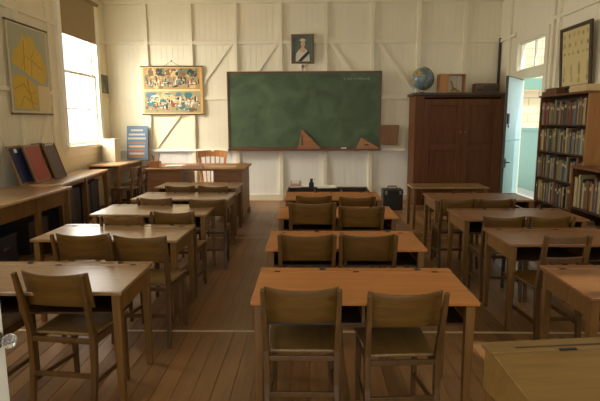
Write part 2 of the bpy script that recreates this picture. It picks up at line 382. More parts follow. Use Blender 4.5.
# ------------------------------------------------------------------ school chairs
def make_chair(label):
    t = thing('school_chair', label, 'chair')
    def seat(u, v, th):
        x = (u - .5) * .37 * (1 - .10 * (1 - v)); y = -.165 + v * .36
        e = max(0, v - .9) * 10
        return (x, y, .432 - .012 * math.sin(math.pi * v) * (1 - (2 * u - 1) ** 2) - .012 * e * e - th)
    MB().grid(seat, 10, 10, .016).obj('seat', SEATW, t, .003, True)
    def back(u, v, th):
        s = 2 * u - 1; x = s * .181
        z = .585 + v * .185 + (.014 * s * s if v > .5 else -.012 * s * s * (1 - v)) - .012 * v
        y = -.166 - .24 * (z - .585) - .034 * (1 - s * s) + th
        return (x, y, z)
    MB().grid(back, 12, 4, .012).obj('backrest', CHAIRW, t, .003, True)
    for s in (-1, 1):
        MB().bar([(s * .172, -.225, 0), (s * .172, -.185, .26), (s * .174, -.182, .44), (s * .177, -.225, .62), (s * .182, -.258, .775)],
                 [(.026, .026), (.03, .032), (.03, .036), (.026, .03), (.022, .022)], up=(0, 1, 0)).obj('leg', CHAIRL, t, .004)
        MB().bar([(s * .160, .165, 0), (s * .158, .155, .415)], [(.024, .024), (.032, .032)], up=(0, 1, 0)).obj('leg', CHAIRL, t, .004)
    for s in (-1, 1):
        MB().box(s * .165 - .009, s * .165 + .009, -.17, .14, .37, .412).obj('seat_rail', CHAIRL, t, .002)
        MB().bar([(s * .171, -.19, .17), (s * .160, .15, .15)], (.014, .024)).obj('stretcher', CHAIRL, t, .002)
    MB().box(-.16, .16, .143, .16, .37, .412).obj('seat_rail', CHAIRL, t, .002)
    MB().box(-.16, .16, -.195, -.177, .386, .412).obj('seat_rail', CHAIRL, t, .002)
    MB().box(-.16, .16, -.204, -.188, .20, .225).obj('stretcher', CHAIRL, t, .002)
    return t
# x centre of the back, y of the back's top, turn in degrees, scale, label
OF = ' at the %s desk of the %s row'
chairs = [
    (-.04, 2.17, 0, .97, 'curved-back wooden chair on the left side of the nearest desk, middle row'),
    (.44, 2.14, 4, .96, 'curved-back wooden chair on the right side of the nearest desk, middle row'),
    (-1.285, 2.33, -7, .995, 'worn curved-back chair at the nearest window-side desk, its seat turned to the aisle'),
    (-1.80, 2.33, -3, 1.0, 'chair cut off by the picture edge behind the white door knob'),
    (-1.52, 3.18, 0, 1, 'left of two curved-back chairs at the second desk, window-side row'),
    (-1.12, 3.12, -4, 1, 'right of two curved-back chairs at the second desk, window-side row'),
    (-1.56, 4.02, 0, .95, 'left of two curved-back chairs at the third desk, window-side row'),
    (-1.16, 4.10, -3, .98, 'right of two curved-back chairs at the third desk, window-side row'),
    (-1.60, 5.03, -4, .95, 'left of two curved-back chairs at the fourth desk, window-side row'),
    (-1.03, 4.93, 3, .95, 'right of two curved-back chairs at the fourth desk, window-side row'),
    (-1.59, 6.02, 0, .95, 'left of two chairs at the window-side desk before the teacher desk'),
    (-1.18, 6.0, 0, .95, 'right of two chairs at the window-side desk before the teacher desk'),
    (-.02, 3.17, 0, 1, 'left of two olive-brown chairs at the second desk, middle row'),
    (.38, 3.17, 1, 1, 'right of two olive-brown chairs at the second desk, middle row'),
    (.02, 4.20, 0, 1.06, 'left of two chairs at the third desk, middle row, slightly the taller'),
    (.44, 4.20, 0, 1.02, 'right of two chairs at the third desk, middle row'),
    (.04, 5.08, 0, .97, 'left of two chairs at the fourth desk, middle row'),
    (.48, 5.0, 0, .97, 'right of two chairs at the fourth desk, middle row'),
    (1.60, 4.02, 0, .95, 'left of two chairs with backs rising behind the second bookcase-side desk'),
    (1.97, 4.02, 0, .95, 'right of two chairs with backs rising behind the second bookcase-side desk'),
    (1.49, 4.96, 0, .95, 'left of two chairs at the fourth desk, bookcase-side row'),
    (1.87, 4.96, 0, .95, 'right of two chairs at the fourth desk, bookcase-side row'),
    (1.78, 6.78, 0, .70, 'left of two low chairs tucked under the table before the cupboard'),
    (2.10, 6.78, 0, .70, 'right of two low chairs tucked under the table before the cupboard'),
]
src = make_chair('')
for i, (x, y, a, sc, lab) in enumerate(chairs):
    a = R(a); off = .262 * sc
    loc = (x - math.sin(a) * off, y + math.cos(a) * off, 0)
    if i == 0: src.location = loc; src.rotation_euler.z = a; src.scale = (sc,) * 3; src['label'] = lab; src['group'] = 'curved-back school chairs'
    else: dup(src, loc, a, lab, scale=sc)
for y, lab in ((8.46, 'nearest of three chairs lined along the small table under the window'), (8.87, 'middle of three chairs lined along the small table under the window'), (9.27, 'chair nearest the back wall along the small table under the window')):
    dup(src, (-3.19, y, 0), R(90), lab, scale=.98)
# two-rail chair
t = thing('rail_back_chair', 'wooden chair with two back rails drawn out behind the near bookcase-side desk', 'chair', (1.61, 3.36, 0), R(4))
MB().box(-.16, .16, -.165, .195, .41, .43).obj('seat', CHAIRW, t, .006)
for s in (-1, 1):
    MB().bar([(s * .140, -.225, 0), (s * .140, -.185, .42), (s * .140, -.255, .79)], [(.03, .03), (.034, .036), (.026, .026)], up=(0, 1, 0)).obj('leg', CHAIRL, t, .004)
    MB().bar([(s * .140, .165, 0), (s * .140, .165, .41)], [(.026, .026), (.034, .034)], up=(0, 1, 0)).obj('leg', CHAIRL, t, .004)
    MB().box(s * .140 - .008, s * .140 + .008, -.19, .15, .17, .195).obj('stretcher', CHAIRL, t, .002)
for z0, z1, y in ((.735, .782, -.249), (.60, .64, -.222)):
    MB().grid(lambda u, v, th: ((2 * u - 1) * .136, y - .018 * (1 - (2 * u - 1) ** 2) + th, z0 + v * (z1 - z0)), 8, 1, .014).obj('back_rail', CHAIRL, t, .003)
MB().box(-.135, .135, -.20, -.184, .2, .225).obj('stretcher', CHAIRL, t, .002)

# ------------------------------------------------------------------ double desks
DW, DD, DH = 1.10, .56, .65
def make_desk(top, label, legm=DESKL):
    t = thing('school_desk', label, 'desk')
    w = DW / 2
    MB().box(-w, w, 0, DD - .078, DH - .022, DH).obj('desktop', top, t, .005)
    MB().box(-w, w, DD - .074, DD, DH - .022, DH + .003).obj('pen_ledge', top, t, .004)
    for x in (-.19, .36):
        MB().lathe([(.018, 0), (.018, .0045), (.013, .005), (.012, .002)], 14, Matrix.Translation((x, DD - .038, DH + .0025))).obj('inkwell', BLACK, t)
    for x in (-.45, .0, .45):
        MB().box(x - .016, x + .016, DD - .082, DD - .068, DH - .001, DH + .0045).obj('hinge', DKMET, t)
    for s in (-1, 1):
        MB().box(s * (w - .032) - .011, s * (w - .032) + .011, .06, DD - .06, DH - .125, DH - .0225).obj('side_panel', legm, t, .002)
        for y in (.042, DD - .042):
            MB().bar([(s * (w - .038), y, 0), (s * (w - .038), y, DH - .022)], [(.034, .034), (.046, .046)], up=(0, 1, 0)).obj('leg', legm, t, .004)
    MB().box(-w + .065, w - .065, DD - .055, DD - .035, DH - .125, DH - .0225).obj('back_panel', legm, t, .002)
    MB().box(-w + .044, w - .044, .05, DD - .056, DH - .137, DH - .126).obj('book_shelf', DARKW, t)
    MB().box(-.008, .008, .05, DD - .056, DH - .125, DH - .0225).obj('divider', legm, t)
    return t
proto = {}
def desk(x, y, a, kind, lab, g='double school desks', scale=1):
    if kind not in proto:
        o = proto[kind] = make_desk({'oak': DESKT, 'orange': DESKO, 'brown': DESKR}[kind], lab); o.location = (x, y, 0); o.rotation_euler.z = R(a); o['group'] = g; o.scale = (1, 1, scale)
    else:
        o = dup(proto[kind], (x, y, 0), R(a), lab, g); o.scale = (1, 1, scale)
    return o
desk(.262, 2.29, 0, 'orange', 'orange-brown double school desk nearest the camera in the middle row')
desk(.245, 3.30, 0, 'orange', 'second double school desk from the camera in the middle row')
desk(.25, 4.45, 0, 'orange', 'third double school desk from the camera in the middle row')
desk(.26, 5.52, 0, 'orange', 'fourth double school desk in the middle row, before the dark open bench')
desk(-1.51, 2.41, 1, 'oak', 'large double desk nearest the camera in the window-side row, glare on its top')
desk(-1.52, 3.55, -1, 'oak', 'second double desk in the window-side row, its top white with glare')
desk(-1.52, 4.57, 0, 'oak', 'third double desk from the camera in the window-side row')
desk(-1.47, 5.50, -1, 'oak', 'fourth double desk from the camera in the window-side row')
desk(-1.52, 6.52, -1, 'oak', 'double desk directly in front of the teacher desk')
desk(1.92, 2.36, 0, 'brown', 'double desk at the right picture edge, just behind the slope-topped desk')
desk(1.95, 3.44, 0, 'brown', 'double desk with the two-rail chair in front, bookcase-side row')
desk(1.90, 4.34, 0, 'brown', 'third double desk of the bookcase-side row, beside the low bookcase')
desk(1.91, 5.43, 0, 'brown', 'fourth double desk of the bookcase-side row, near the tall bookcase')
# low plain table before the cupboard
t = thing('side_table', 'plain low table standing before the big cupboard', 'table', (1.95, 6.90, 0))
MB().box(-.53, .53, 0, .48, .578, .6).obj('tabletop', DESKT, t, .004)
for s in (-1, 1):
    for y in (.04, .44): MB().bar([(s * .49, y, 0), (s * .49, y, .578)], [(.034, .034), (.042, .042)], up=(0, 1, 0)).obj('leg', DESKL, t, .003)
MB().box(-.46, .46, .43, .45, .5, .577).obj('apron', DESKL, t)
# slope-topped desk bottom right
t = thing('slope_desk', 'yellowish slope-topped school desk in the bottom right corner', 'desk', (.63, 1.735, 0), R(6.5))
zt = .70
Mside = Matrix.Rotation(R(90), 4, 'Y') @ Matrix.Rotation(R(90), 4, 'Z')
def side(x, th): 
    # polygon in (y, z) extruded along x
    poly = [(0, zt - .17), (0, zt - .018), (-.075, zt - .018), (-.52, zt - .085), (-.52, zt - .17)]
    M = Matrix(((0, 0, 1, x), (1, 0, 0, 0), (0, 1, 0, 0), (0, 0, 0, 1)))
    return MB().prism(poly, M, th)
side(.01, .02).obj('side_panel', DESKY, t, .002); side(1.07, .02).obj('side_panel', DESKY, t, .002)
MB().box(0, 1.1, -.075, .012, zt - .018, zt).obj('pen_ledge', DESKY, t, .004)
MB().box(.1, 1.0, -.05, -.043, zt, zt + .002).obj('pen_groove', DARKW, t)
MB().bar([(.55, -.079, zt - .010), (.55, -.55, zt - .082)], (1.1, .018)).obj('lid', DESKY, t, .004)
MB().box(.25, .31, -.082, -.07, zt - .004, zt + .003).obj('hinge', DKMET, t)
MB().box(.03, 1.07, -.02, 0, zt - .17, zt - .018).obj('back_panel', DESKY, t)
MB().box(.03, 1.07, -.5, -.02, zt - .17, zt - .155).obj('bottom_panel', DARKW, t)
for x in (.03, 1.07):
    for y in (-.04, -.48): MB().bar([(x, y, 0), (x, y, zt - .17)], [(.034, .034), (.044, .044)], up=(0, 1, 0)).obj('leg', DESKL, t, .003)

# dark open bench at the head of the middle row
t = thing('open_top_bench', 'dark old bench with open compartments at the head of the middle row', 'bench', (.245, 6.52, 0))
MB().box(-.55, .55, .36, .46, .58, .60).box(-.55, .55, 0, .022, .50, .585).box(-.55, -.53, 0, .46, .5, .59).box(.53, .55, 0, .46, .5, .59).box(-.53, .53, .44, .46, .48, .58).obj('frame', DARKW, t, .003)
for x in (-.18, .18): MB().box(x - .012, x + .012, .022, .36, .5, .59).obj('divider', DARKW, t)
MB().box(-.53, .53, .022, .38, .48, .5).obj('tray', DARKW, t)
for s in (-1, 1):
    MB().box(s * .48 - .02, s * .48 + .02, .06, .40, 0, .5).obj('end_panel', DARKW, t, .003)
pk = flat('faded_pink', (208, 158, 138))
t = tag(MB().box(-.075, .075, -.04, .04, 0, .012, 1).box(-.075, .075, .028, .04, .012, .085).box(-.075, -.065, -.04, .04, .012, .06).box(.065, .075, -.04, .04, .012, .06).box(-.065, .065, -.04, -.032, .012, .055).box(-.05, .05, -.01, .02, .012, .10, 1).obj('stationery_rack', [pk, PAPER], loc=(-.20, 6.93, .602), bevel=.002), 'small faded pink stationery rack on the dark open bench', 'rack')
j = MB().lathe([(.03, 0), (.036, .01), (.036, .055), (.022, .075), (.02, .095), (.024, .1)], 16).obj('ink_bottle', DKMET, loc=(.02, 6.93, .602))
tag(j, 'small dark bottle beside the pink rack on the open bench', 'bottle')
MB().lathe([(.02, 0), (.02, .018)], 12, Matrix.Translation((0, 0, .1))).obj('stopper', BLACK, j)
tag(MB().box(-.13, .13, -.1, .1, 0, .012).box(-.11, .12, -.09, .1, .012, .02).obj('paper_stack', PAPER, loc=(.23, 6.90, .602), rz=.1), 'loose white papers lying in the middle of the dark open bench', 'papers')
tag(MB().box(-.12, .12, -.06, .06, 0, .01).obj('exercise_book', PAPER, loc=(.60, 6.72, .602 - .1), rz=-.05, bevel=.002), 'pale exercise book in the end compartment of the dark open bench', 'book')
# ------------------------------------------------------------------ teacher's desk, chair, items
t = thing('teacher_desk', 'broad brown teacher desk with an open kneehole before the back wall', 'desk', (-1.725, 7.35, 0))
MB().box(-.75, .75, 0, 1.0, .79, .82).obj('desktop', BROWN, t, .006)
for x0, x1 in ((-.71, -.2), (.28, .71)):
    p = MB().box(x0, x1, .06, .94, .1, .7895).obj('pedestal', BROWN, t, .004)
    MB().box(x0 + .05, x1 - .05, .052, .06, .18, .72).obj('panel', BROWN, p, .004)
    for k in range(3):
        dr = MB().box(x0 + .03, x1 - .03, .94, .955, .15 + k * .21, .34 + k * .21).obj('drawer', BROWN, p, .003)
        MB().lathe([(.008, 0), (.016, .02), (.012, .028)], 12, Matrix.Translation(((x0 + x1) / 2, .955, .245 + k * .21)) @ Matrix.Rotation(R(-90), 4, 'X')).obj('knob', DARKW, dr)
for x in (-.69, .69):
    for y in (.06, .94): MB().bar([(x, y, 0), (x, y, .1)], (.06, .06), up=(0, 1, 0)).obj('foot', BROWN, t)
t = thing('spindle_chair', 'golden wooden spindle-back chair behind the teacher desk', 'chair', (-1.73, 8.60, 0), R(180))
MB().grid(lambda u, v, th: ((u - .5) * .44 * (.88 + .12 * v), -.2 + .42 * v, .46 - .01 * math.sin(math.pi * v) - th), 8, 8, .03).obj('seat', ORANGEW, t, .006)
MB().grid(lambda u, v, th: ((2 * u - 1) * .26, -.30 + .05 * (2 * u - 1) ** 2 + th, .90 + v * .115 - .02 * (2 * u - 1) ** 2 - .03 * v * max(0, 1 - abs(2 * u - 1) * 7)), 20, 2, .022).obj('crest_rail', ORANGEW, t, .004)
for k in range(6):
    x = -.2 + .08 * k
    MB().tube([(x * .8, -.185, .455), (x, -.235 - .02 * (1 - abs(x) * 4), .7), (x * 1.08, -.28 + .03 * (x * 4) ** 2, .905)], .011).obj('spindle', ORANGEW, t)
for s in (-1, 1):
    MB().bar([(s * .19, -.19, .45), (s * .235, -.26, .91)], (.03, .03), up=(0, 1, 0)).obj('back_post', ORANGEW, t, .004)
    MB().bar([(s * .20, -.22, 0), (s * .16, -.15, .435)], [(.026, .026), (.036, .036)], up=(0, 1, 0)).obj('leg', ORANGEW, t, .004)
    MB().bar([(s * .21, .2, 0), (s * .17, .15, .435)], [(.026, .026), (.036, .036)], up=(0, 1, 0)).obj('leg', ORANGEW, t, .004)
    MB().tube([(s * .19, -.195, .17), (s * .195, .18, .17)], .011).obj('stretcher', ORANGEW, t)
t = thing('pencil_box', 'small wooden box of pencils at the window end of the teacher desk', 'box', (-2.37, 7.62, .82))
MB().box(-.075, .075, -.06, .06, 0, .012).box(-.075, .075, -.06, -.05, .012, .09).box(-.075, .075, .05, .06, .012, .09).box(-.075, -.065, -.05, .05, .012, .09).box(.065, .075, -.05, .05, .012, .09).obj('box_body', ORANGEW, t)
for k, (x, y, l, q) in enumerate(((-.04, 0, .17, .03), (-.015, .02, .2, -.04), (.02, -.01, .16, .05), (.04, .02, .22, .02), (0, -.03, .18, -.02))):
    MB().tube([(x, y, .014), (x + q, y, l)], .006, 6).obj('pencil', [ORANGEW, DARKW][k % 2], t)
tag(MB().box(-.15, .15, -.1, .1, 0, .014).box(-.12, .14, -.1, .09, .014, .02).obj('paper_stack', PAPER, loc=(-2.1, 7.75, .82), rz=.15), 'spread of white papers beside the pencil box on the teacher desk', 'papers')
RB = flat('red_brown_cover', (132, 70, 46))
t = tag(MB().box(-.16, .16, -.11, .11, 0, .004).box(-.155, .155, -.105, .105, .004, .02, 1).box(-.16, .16, -.11, .11, .02, .024).obj('register_book', [RB, PAPER], loc=(-1.80, 7.62, .82), rz=.1, bevel=.001), 'red-brown register lying flat on the teacher desk', 'book')
tag(MB().box(-.2, .2, -.14, .14, 0, .006).obj('desk_blotter', flat('blotter_tan', (176, 140, 92)), loc=(-1.35, 7.68, .82), rz=-.03), 'tan blotter on the aisle end of the teacher desk', 'blotter')

# ------------------------------------------------------------------ blackboard wall
GREEN = None
m, nt, b = newmat('chalkboard_green'); GREEN = m
tc = N(nt, 'ShaderNodeTexCoord'); no = N(nt, 'ShaderNodeTexNoise'); no.inputs['Scale'].default_value = 2.2; no.inputs['Detail'].default_value = 6; no.inputs['Distortion'].default_value = 1.2
nt.links.new(tc.outputs['Object'], no.inputs['Vector']); cr = N(nt, 'ShaderNodeValToRGB'); e = cr.color_ramp.elements
e[0].position = .35; e[0].color = srgb(60, 78, 48); e[1].position = .75; e[1].color = srgb(86, 107, 72)
nt.links.new(no.outputs['Fac'], cr.inputs['Fac']); nt.links.new(cr.outputs['Color'], b.inputs['Base Color']); b.inputs['Roughness'].default_value = .55
CHALK = paint('chalk', srgb(150, 160, 140), .9)
bx0, bx1, bz0, bz1 = -1.55, 1.33, 1.0, 2.43
t = thing('blackboard', 'wide green blackboard in a thin brown frame on the back wall', 'blackboard', (0, YB - .013, 0))
MB().box(bx0 + .02, bx1 - .02, -.055, -.029, bz0 + .02, bz1 - .02).obj('board', GREEN, t)
MB().box(bx0, bx1, -.068, -.029, bz1 - .035, bz1).box(bx0, bx1, -.068, -.029, bz0, bz0 + .03).box(bx0, bx0 + .03, -.068, -.029, bz0, bz1).box(bx1 - .03, bx1, -.068, -.029, bz0, bz1).obj('frame', SHELFW, t, .003)
MB().box(bx0, bx1, -.15, -.029, bz0 - .03, bz0).obj('chalk_ledge', SHELFW, t, .003)
mb = MB(); x = .62
for k in range(9):
    w = random.uniform(.035, .06); h = random.uniform(.02, .045)
    pts = [(x + w * q / 6, -.0555, 2.29 + h * math.sin(q * 1.9 + k) * (1 if q % 2 else .5)) for q in range(7)]
    mb.tube(pts, .003, 4); x += w + random.choice((.008, .012, .03))
mb.obj('chalk_writing', CHALK, t)
def tri(name, pts, slot, lab, m):
    # wooden set square leaning on the board; pts/slot in x,z
    M = Matrix(((1, 0, 0, 0), (0, 0, 1, 0), (0, 1, 0, 0), (0, 0, 0, 1)))
    bm = bmesh.new()
    mb = MB()
    def ring(poly, y): return [mb.bm.verts.new((p[0], y, p[1])) for p in poly]
    for y in (0, .012):
        o = ring(pts, y); i = ring(slot, y)
        ed = []
        for L in (o, i):
            for k in range(len(L)): ed.append(mb.bm.edges.new((L[k], L[(k + 1) % len(L)])))
        bmesh.ops.triangle_fill(mb.bm, edges=ed, use_beauty=True)
        if y == 0: o0, i0 = o, i
        else:
            for L0, L1 in ((o0, o), (i0, i)):
                for k in range(len(L0)): mb.bm.faces.new([L0[k], L0[(k + 1) % len(L0)], L1[(k + 1) % len(L1)], L1[k]])
    bm.free()
    return mb.obj(name, m)
TRI = wood('set_square_wood', srgb(140, 84, 40), srgb(164, 102, 52), .45, 'X', rand=.05)
TRI2 = wood('set_square_pale', srgb(150, 98, 48), srgb(178, 124, 66), .45, 'X', rand=.05)
o = tri('set_square', [(-.10, 0), (.34, 0), (0 - .02, .37)], [(-.03, .06), (.01, .06), (.0, .26), (-.03, .26)], '', TRI)
o.location = (px(303), YB - .128, bz0 + .0005); o.rotation_euler.x = R(-6)
tag(o, 'tall wooden set square leaning near the middle of the blackboard', 'set square', 'blackboard set squares')
o = tri('set_square', [(-.1, 0), (.36, 0), (.0, .21)], [(.06, .06), (.15, .06), (.15, .085), (.06, .085)], '', TRI2)
o.location = (px(360), YB - .128, bz0 + .0005); o.rotation_euler.x = R(-6)
tag(o, 'flat-lying wooden set square at the cupboard end of the blackboard ledge', 'set square', 'blackboard set squares')
tag(MB().box(-.05, .05, -.03, .03, 0, .03).box(-.05, .05, -.03, .03, .03, .042, 1).obj('chalk_duster', [PAPER, DARKW], loc=(px(343), YB - .128, bz0 + .0005), bevel=.003), 'small chalk duster on the blackboard ledge between the set squares', 'duster')
tag(MB().prism([(-.175, .37), (.175, .37), (.15, 0), (-.15, 0)], Matrix(((1, 0, 0, 0), (0, 0, 1, -.06), (0, 1, 0, 0), (0, 0, 0, 1))), .06).obj('wall_box', wood('wall_box_wood', srgb(110, 74, 36), srgb(134, 92, 48), .5, 'Z'), loc=(px(388), YB - .042, 1.07), bevel=.004), 'plain brown wooden box on the wall beside the blackboard', 'box')

# portrait
GOLD = wood('portrait_frame_wood', srgb(84, 62, 30), srgb(124, 94, 48), .4, 'X')
t = thing('framed_portrait', 'small framed portrait of a woman with a dark sash above the blackboard', 'picture', (px(303), YB - .042, 2.57), 0)
t.rotation_euler.x = R(4)
w, h = .21, .52
MB().box(-w, w, -.03, 0, 0, .035).box(-w, w, -.03, 0, h - .035, h).box(-w, -w + .035, -.03, 0, .035, h - .035).box(w - .035, w, -.03, 0, .035, h - .035).obj('frame', GOLD, t, .003)
cols = [flat('portrait_ground', (92, 104, 92)), flat('portrait_skin', (206, 172, 134)), flat('portrait_dress', (214, 206, 180)), flat('portrait_hair', (92, 68, 40)), flat('portrait_sash', (44, 48, 62)), flat('portrait_tiara', (220, 206, 160))]
XZ = lambda y: Matrix(((1, 0, 0, 0), (0, 0, 1, y), (0, 1, 0, 0), (0, 0, 0, 1)))
def ell(cx, cz, rx, rz, n=18): return [(cx + rx * math.cos(2 * math.pi * k / n), cz + rz * math.sin(2 * math.pi * k / n)) for k in range(n)]
mb = MB(); mb.box(-w + .03, w - .03, -.01, -.004, .03, h - .03)
mb.prism([(-.13, .04), (.13, .04), (.125, .17), (.07, .245), (-.07, .245), (-.125, .17)], XZ(-.012), .002, 2)
mb.prism([(-.075, .245), (-.03, .2), (.03, .2), (.075, .245), (.03, .28), (.024, .33), (-.024, .33), (-.03, .28)], XZ(-.0135), .0015, 1)
mb.prism(ell(0, .36, .062, .07), XZ(-.0145), .001, 3); mb.prism(ell(.004, .35, .043, .06), XZ(-.016), .001, 1)
mb.prism([(-.055, .40), (.055, .40), (.045, .43), (0, .445), (-.045, .43)], XZ(-.0165), .001, 5)
mb.prism([(.09, .225), (.13, .185), (-.02, .04), (-.09, .045)], XZ(-.0175), .001, 4)
mb.obj('painting', cols, t)

# two-band picture chart
def collage(name, pal, ground, sc, thr):
    m, nt, b = newmat(name); tc = N(nt, 'ShaderNodeTexCoord'); mp = N(nt, 'ShaderNodeMapping'); mp.inputs['Scale'].default_value = (sc, sc, sc * .6)
    nt.links.new(tc.outputs['Object'], mp.inputs[0])
    ns = N(nt, 'ShaderNodeTexNoise'); ns.inputs['Scale'].default_value = 1.2; nt.links.new(mp.outputs[0], ns.inputs['Vector'])
    av = N(nt, 'ShaderNodeMix', data_type='VECTOR'); av.inputs['Factor'].default_value = .12; nt.links.new(mp.outputs[0], av.inputs['A']); nt.links.new(ns.outputs['Color'], av.inputs['B'])
    vo = N(nt, 'ShaderNodeTexVoronoi'); vo.inputs['Scale'].default_value = 1; nt.links.new(av.outputs['Result'], vo.inputs['Vector'])
    cr = N(nt, 'ShaderNodeValToRGB'); cr.color_ramp.interpolation = 'CONSTANT'; e = cr.color_ramp.elements
    e[0].position = 0; e[0].color = srgb(*pal[0]); e[1].position = 1 / len(pal); e[1].color = srgb(*pal[1])
    for k in range(2, len(pal)): q = e.new(k / len(pal)); q.color = srgb(*pal[k])
    sp = N(nt, 'ShaderNodeSeparateColor'); nt.links.new(vo.outputs['Color'], sp.inputs[0]); nt.links.new(sp.outputs[0], cr.inputs['Fac'])
    n2 = N(nt, 'ShaderNodeTexNoise'); n2.inputs['Scale'].default_value = .45; nt.links.new(mp.outputs[0], n2.inputs['Vector'])
    gt = N(nt, 'ShaderNodeMath', operation='GREATER_THAN'); gt.inputs[1].default_value = thr; nt.links.new(n2.outputs['Fac'], gt.inputs[0])
    mx = N(nt, 'ShaderNodeMix', data_type='RGBA'); mx.inputs['A'].default_value = srgb(*ground); nt.links.new(cr.outputs['Color'], mx.inputs['B']); nt.links.new(gt.outputs[0], mx.inputs['Factor'])
    nt.links.new(mx.outputs['Result'], b.inputs['Base Color']); b.inputs['Roughness'].default_value = .6; return m
t = thing('picture_chart', 'coloured history chart in two bands hanging left of the blackboard', 'wall chart', (px(175.5), YB - .043, 1.66))
w = 1.14 / 2; SHEET = flat('chart_paper', (224, 196, 134))
MB().box(-w, w, -.006, 0, 0, .86).obj('sheet', SHEET, t)
rb = random.Random(5)
def band(nm, x0, x1, z0, z1, ground, pal, layers):
    """printed scene: patches of colour laid over each other inside one print"""
    mb = MB(); mb.box(x0, x1, -.008, -.006, z0, z1); mats = [flat(nm + '_ground', ground)] + [flat('%s_ink' % nm, c) for c in pal]; d = .0081
    for n, (rx0, rx1), (rz0, rz1), (a, b), idx in layers:
        for k in range(n):
            rx = rb.uniform(rx0, rx1); rz = rb.uniform(rz0, rz1); cx = x0 + rx + (x1 - x0 - 2 * rx) * (k + rb.uniform(.1, .9)) / n
            cz = min(max(z0 + (z1 - z0) * rb.uniform(a, b), z0 + rz), z1 - rz)
            pts = [(cx + rx * math.cos(q * .785) * rb.uniform(.6, 1), cz + rz * math.sin(q * .785) * rb.uniform(.7, 1)) for q in range(8)]
            mb.prism(pts, XZ(-d - .0008), .0008, 1 + rb.choice(idx)); d += .00001
        d += .0009
    return mb.obj(nm, mats, t)
dark, teal, bl, wht, red, tn, grn, br = (52, 54, 46), (58, 116, 116), (88, 118, 134), (222, 212, 186), (160, 72, 48), (206, 174, 118), (106, 114, 76), (124, 88, 50)
PAL = [dark, teal, bl, wht, red, tn, grn, br]
band('upper_scene', -w + .03, w - .05, .455, .85, (172, 138, 84), PAL, [(14, (.06, .12), (.04, .09), (.6, .95), (0, 6, 7, 5)), (12, (.04, .1), (.02, .05), (0, .5), (6, 0, 2, 5, 1)), (26, (.015, .04), (.02, .05), (.5, .95), (0, 7, 6, 5)), (12, (.04, .09), (.01, .02), (.1, .5), (6, 5, 3, 1)), (34, (.008, .02), (.03, .075), (.2, .5), (0, 0, 2, 3, 1, 4)), (40, (.006, .012), (.006, .018), (.15, .6), (3, 0, 4, 3))])
band('lower_scene', -w + .03, w - .05, .02, .42, (158, 146, 104), PAL, [(12, (.07, .14), (.06, .11), (.3, .95), (1, 1, 2, 5)), (9, (.05, .12), (.03, .06), (0, .6), (5, 1, 7, 4)), (10, (.04, .1), (.015, .03), (.1, .9), (1, 5, 3, 2)), (30, (.012, .03), (.02, .07), (.2, .7), (3, 3, 0, 4, 1)), (26, (.02, .05), (.008, .018), (.1, .8), (4, 3, 1, 7)), (40, (.006, .014), (.008, .03), (.1, .8), (0, 3, 0, 7))])
MB().box(w - .05, w, -.007, -.006, .0, .86).obj('margin', flat('chart_margin', (206, 158, 84)), t)
for z in (.87, -.01): MB().tube([(-w - .02, -.004, z), (w + .02, -.004, z)], .013).obj('rod', SHELFW, t)
MB().tube([(-.14, -.004, .88), (0, .0, .97), (.14, -.004, .88)], .003, 5).obj('string', SHELFW, t)
MB().lathe([(.012, 0), (.012, .02)], 8, Matrix.Translation((0, .01, .972)) @ Matrix.Rotation(R(90), 4, 'X')).obj('nail', DKMET, t)

# map on the left wall
t = thing('wall_map', 'old yellow wall map hanging on the window wall', 'map', (XL + .042, 6.86, 1.63))
SEA = flat('map_sea', (168, 166, 140)); LAND = paint('map_land', srgb(206, 172, 48), .6, .15, scale=7); LINE = flat('map_line', (150, 92, 46)); MARG = flat('map_margin', (214, 196, 150))
h, w = 1.14, .48
MB().box(0, .005, -w, w, 0, h).obj('sheet', [MARG], t)
MB().box(.005, .008, -w + .03, w - .03, .38, h - .02).box(.005, .008, -w + .03, .16, .03, .38).obj('sea', SEA, t)
YZ = lambda x: Matrix(((0, 0, 1, x), (1, 0, 0, 0), (0, 1, 0, 0), (0, 0, 0, 1)))
L1 = [(-.42, .62), (-.36, .78), (-.22, .88), (-.14, 1.02), (-.06, .96), (.0, 1.06), (.06, .98), (.12, 1.02), (.17, .88), (.28, .84), (.38, .70), (.42, .56), (.36, .44), (.28, .40), (.12, .46), (-.1, .52), (-.25, .58)]
L2 = [(-.42, .06), (-.43, .46), (-.2, .50), (.0, .42), (.12, .38), (.15, .2), (.12, .05)]
MB().prism(L1, YZ(.008), .001).prism(L2, YZ(.008), .001).obj('land', LAND, t)
mb = MB()
for P in ([(-.2, .6), (-.1, .75), (.0, .7), (.14, .85)], [(.02, .5), (.05, .7), (.3, .6)], [(-.14, .55), (-.12, .95)], [(-.4, .3), (-.2, .38), (-.05, .25), (.1, .3)], [(-.3, .08), (-.2, .22), (-.05, .15), (.1, .12)], [(-.1, .45), (-.05, .25), (0, .06)]):
    mb.tube([(.0095, y, z) for y, z in P], .0032, 5)
mb.obj('boundary_lines', LINE, t)
for z in (-.01, h + .01): MB().tube([(.004, -w - .03, z), (.004, w + .03, z)], .013).obj('rod', DARKW, t)
# small picture in the corner of the left wall
t = thing('small_picture', 'small dark landscape picture between window and back corner', 'picture', (XL + .003, 9.37, 2.04))
MB().box(0, .02, -.19, .19, 0, .02).box(0, .02, -.19, .19, .31, .33).box(0, .02, -.19, -.17, .02, .31).box(0, .02, .17, .19, .02, .31).obj('frame', GOLD, t)
PICM = collage('landscape_print', [(84, 96, 84), (120, 120, 96), (70, 78, 66), (150, 140, 104), (96, 110, 110)], (104, 104, 84), 16, .4)
MB().box(.004, .01, -.17, .17, .02, .31).obj('print', PICM, t)

